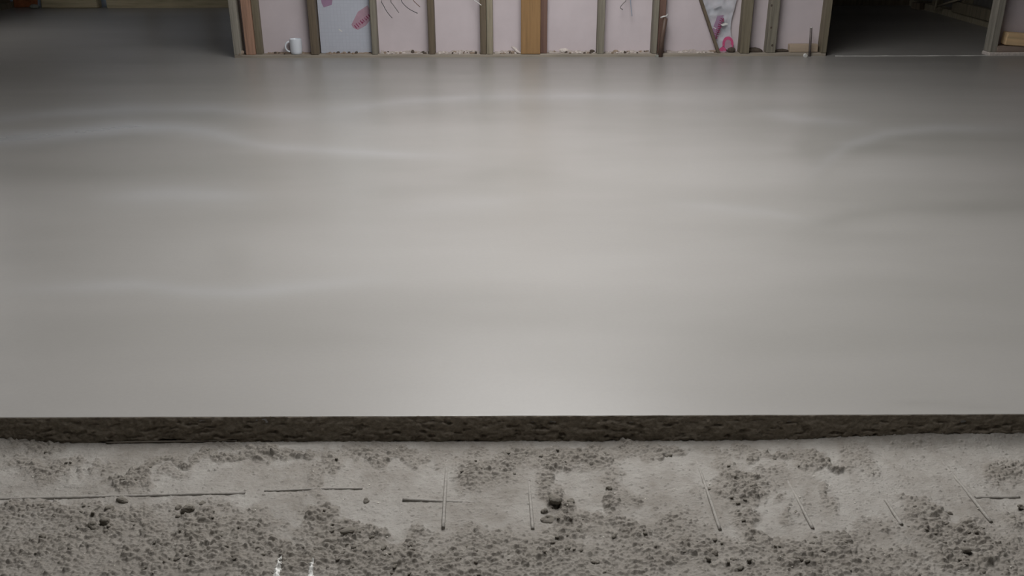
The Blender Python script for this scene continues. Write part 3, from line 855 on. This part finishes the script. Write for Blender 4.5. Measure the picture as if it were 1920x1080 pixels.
cable([(1182, -2, .03), (1183, 12, .03), (1185, 30, .03)], .003, CBLUE, 'pale blue cable tail hanging straight past the orange board', sb2)

# block on the short partition
c = on_y(1907, 79, YW + .045)
blk = link('timber_block', box_mesh(-.105, .125, -.045, .045, 0, .088, .006, .004), WBLOCK)
blk.location = (c.x, YW + .03, .069); blk.rotation_euler = (0, .06, -.1)
tag(blk, 'golden brown timber block on the sole plate past the doorway', 'timber block')
tag(lump_at('plaster_lump', 1921, 89, YW + .01, .025, .02, .013, PLASTER, 31, 'white scrap under the golden timber block past the doorway', 'rubble', z=.066), 'white scrap under the golden timber block past the doorway', 'rubble')

# far left: brick, stone
p = on_z(56, 12.5, 0)
o = link('brick', box_mesh(-.13, .13, -.05, .05, 0, .11, .006, .004), BRICK); o.location = (p.x, p.y - .02, .0); o.rotation_euler = (0, 0, .15)
tag(o, 'terracotta brick on the floor in the far corner', 'brick')
p = on_z(68, 16, 0)
o = link('stone', lump_mesh(.055, .045, .03, 61), STONEG); o.location = (p.x, p.y - .02, .022); tag(o, 'small grey stone beside the terracotta brick', 'stone')

# dark room clutter
p = on_z(1696, 9, 0)
bk = empty('bucket', (p.x, p.y + .15, 0)); tag(bk, 'dark teal plastic bucket at the back of the dark room', 'bucket')
def lathe(name, prof, m, parent, seg=28):
    bm = bmesh.new()
    rings = [[bm.verts.new((r * math.cos(2 * math.pi * k / seg), r * math.sin(2 * math.pi * k / seg), z)) for k in range(seg)] for r, z in prof]
    for A, B in zip(rings, rings[1:]):
        for k in range(seg):
            f = bm.faces.new((A[k], A[(k + 1) % seg], B[(k + 1) % seg], B[k])); f.smooth = True
    bm.faces.new(rings[0][::-1]); bm.faces.new(rings[-1])
    bmesh.ops.recalc_face_normals(bm, faces=bm.faces)
    me = bpy.data.meshes.new(name); bm.to_mesh(me); bm.free()
    return link(name, me, m, parent)
lathe('pail', [(.085, 0), (.095, .01), (.12, .25), (.128, .25), (.128, .27), (.118, .27), (.092, .02)], TEAL, bk)
tube('handle', [(.125 * math.cos(a), -.02, .26 + .1 * math.sin(a)) for a in [math.pi * k / 12 for k in range(13)]], .004, GALV, bk)
p = on_z(1738, 16, 0)
o = link('timber_offcut', box_mesh(-.18, .18, -.05, .05, 0, .07, .004, .004), WBROWN); o.location = (p.x, p.y, 0); o.rotation_euler = (0, 0, .5)
tag(o, 'brown timber offcut in the back corner of the dark room', 'offcut')
for k, (a, b, lb) in enumerate((((1752, 20, 0.01), (1762, -20, .5), 'pale batten standing against the side wall of the dark room'),
                           ((1757, 12, .06), (1800, -2, .2), 'pale batten lying aslant across the corner of the dark room'))):
    q0 = on_x(a[0], a[1], XS - .08); q1 = on_x(b[0], b[1], XS - .04)
    q0.z = max(q0.z, .012)
    tag(tube('batten', [q0, (q0 + q1) / 2, q1], .012, WPALE, res=4), lb, 'batten')

# ------------------------------------------------------------------ steel wires in the base
for (a, b), (c, e), lb in RODS:
    A, B = on_z(a, b, ZB), on_z(c, e, ZB)
    n = 14; pts = []
    cross = abs(c - a) > abs(e - b)
    foot_ = b < 834 and cross
    for k in range(n):
        t = k / (n - 1); p = A.lerp(B, t)
        g = bz(p.x, p.y)
        if cross: zz = g + (.0002 if not foot_ else .0016) + .0012 * math.sin(k * 1.7 + a)
        else: zz = g - .0042 + .0062 * min(1, t * 1.6 + (.7 if a == 1660 else 0))
        pts.append((p.x, p.y, zz))
    Z_ = np.array([p[2] for p in pts]); Z_ = np.convolve(np.pad(Z_, 3, mode='edge'), np.ones(7) / 7, 'valid')
    if cross and a == 755: Z_[:] = Z_ + np.linspace(.0025, -.006, n)
    if a == 838: Z_ += np.linspace(0, .002, n)
    pts = [(p[0], p[1], z) for p, z in zip(pts, Z_)]
    o = tube('mesh_wire', pts, .0028 if (foot_ or a == 496) else .0036, DSTEEL if foot_ else STEEL, res=10)
    tag(o, lb, 'steel wire')

# ------------------------------------------------------------------ clods on the base
def clod(u, v, r, label, group=None, e=(1, 1, .8), rot=0, me=None, sink=.38):
    p = on_z(u, v, ZB + .004); s = 0.00095 * r
    m_ = me or lump_mesh(1, e[1] / e[0], e[2] / e[0] * 1.0, int(u * 7 + v), 3, .6)
    o = bpy.data.objects.new('clod', m_); COL.objects.link(o)
    if not m_.materials: m_.materials.append(CLOD)
    o.scale = (s * e[0],) * 3
    o.location = (p.x, p.y, hz(p.x, p.y) + s * e[2] * (1 - sink * 1.6)); o.rotation_euler = (0, 0, rot)
    tag(o, label, 'clod', group)
    return o
clod(353, 957, 15, 'largest dark clod, lying just below the long crosswise wire', e=(1, .8, .75))
clod(336, 950, 7, 'small clod touching the largest dark clod')
clod(334, 967, 6, 'clod trailing off below the largest dark clod')
clod(198, 982, 10, 'dark rounded clod of a pair on the crumbly ground, the one standing higher', e=(1, .8, .9))
clod(176, 991, 10, 'pale rounded clod of a pair on the crumbly ground, the lower one', e=(1, .8, .8))
clod(658, 1000, 17, 'long narrow clod lying like a finger on the crumbs', e=(1, .4, .35), rot=.35)
clod(688, 937, 7, 'round clod alone on the smooth ground before the crossing wires')
clod(1042, 946, 12, 'biggest brown clod in the column of crumbs beside the straight wire')
clod(1021, 957, 9, 'brown clod next to the biggest one in the crumb column')
clod(1026, 971, 14, 'broad flat brown clod at the foot of the crumb column', e=(1, .7, .55))
clod(1070, 940, 7, 'dark clod alone on the smooth ground beside the crumb column')
clod(1141, 916, 7, 'clod alone on the smooth patch between crumb column and slanting wire')
clod(1338, 1040, 8, 'elongated clod below the cut end of the long slanting wire', e=(1, .7, .6), rot=.7)
clod(1326, 1050, 7, 'round clod beneath the elongated one near the lower edge')
clod(232, 938, 11, 'clod under the long crosswise wire where the pale patch ends', e=(1, .6, .5))
clod(205, 955, 8, 'clod above the rounded pair on the crumbly ground')
clod(80, 1009, 8, 'clod alone on the crumbly ground in the lower corner')
clod(1780, 960, 6, 'dark clod between the two slanting wires near the frame side')
clod(1552, 861, 6, 'dark clod resting above the crumb ridge near the screed edge')
clod(1912, 956, 8, 'dark clod under the short crosswise wire stub', e=(1, .8, .7))
clod(1810, 1037, 9, 'dark clod in the heap of crumbs below the longest wire', e=(1, .7, .6))
clod(1500, 1051, 7, 'black shadowed clod between crumbs near the lower edge')
clod(1253, 852, 8, 'flat dark clod on the crumb ridge near the screed edge', e=(1, .6, .5))
clod(380, 942, 6, 'small dark clod between the long wire and the largest clod')
protos = [lump_mesh(1, .75, .55, 900 + q, 2, .6) for q in range(10)]
cnt = 0
tries = 0
uu = rng.uniform(0, 1920, 6000); vv = rng.uniform(845, 1080, 6000)
dd = density(uu, vv)
for u, v, d_ in zip(uu, vv, dd):
    if cnt >= 260: break
    if d_ < .62 or rng.random() > d_ * .6: continue
    clod(u, v, rng.uniform(3.0, 5.6), 'small damp clod, one of the many strewn through the crumb patches of the rough base', 'small clods strewn over the rough base',
         rot=rng.uniform(-.6, .6), me=protos[cnt % 10], e=(1, 1, .5), sink=.5)
    cnt += 1

# white grit
bm = bmesh.new()
for q in range(75):
    u, v = rng.uniform(0, 1920), 826 + 250 * rng.random()
    p = on_z(u, v, ZB); s = rng.uniform(.0007, .0018)
    bmesh.ops.create_icosphere(bm, subdivisions=1, radius=s, matrix=Matrix.Translation((p.x, p.y, hz(p.x, p.y) + s * .4)) @ Matrix.Diagonal((1.2, .9, .8, 1)))
me = bpy.data.meshes.new('grit'); bm.to_mesh(me); bm.free()
o = link('white_grit', me, GRIT, kind='stuff'); o['label'] = 'scattered white grit on the rough base'; o['category'] = 'grit'

# white paint splashes
def splash(pts, label, seed):
    n, mrows = len(pts), 60
    cx_ = np.interp(np.linspace(0, 1, mrows), np.linspace(0, 1, n), [p[0] for p in pts])
    cy_ = np.interp(np.linspace(0, 1, mrows), np.linspace(0, 1, n), [p[1] for p in pts])
    hw = np.interp(np.linspace(0, 1, mrows), np.linspace(0, 1, n), [p[2] for p in pts])
    G = np.zeros((mrows, 15, 3)); r = np.random.default_rng(seed)
    j1, j2 = r.normal(0, 1, mrows), r.normal(0, 1, mrows)
    for a in range(mrows):
        for b in range(15):
            s = b / 7 - 1
            u = cx_[a] + s * hw[a] * (1 + .22 * (j1[a] if s < 0 else j2[a]))
            p = on_z(u, cy_[a], ZB + .003)
            G[a, b] = (p.x, p.y, hz(p.x, p.y) + .0022 * (1 - s * s) - .0012 * s * s - (.003 if a in (0, mrows - 1) else 0) + .0006 * r.random())
    tag(link('paint_splash', grid_mesh(G), PAINT), label, 'paint splash')
splash([(526, 1046, 3), (525, 1052, 4), (524, 1060, 5), (521, 1070, 6.5), (519, 1082, 7), (517, 1100, 5)], 'larger white paint splash on the rough base at the lower edge', 3)
splash([(587, 1053, 2), (585, 1062, 3.5), (583, 1072, 5), (581, 1084, 5.5), (580, 1100, 4)], 'smaller fainter white paint splash beside the larger one', 4)
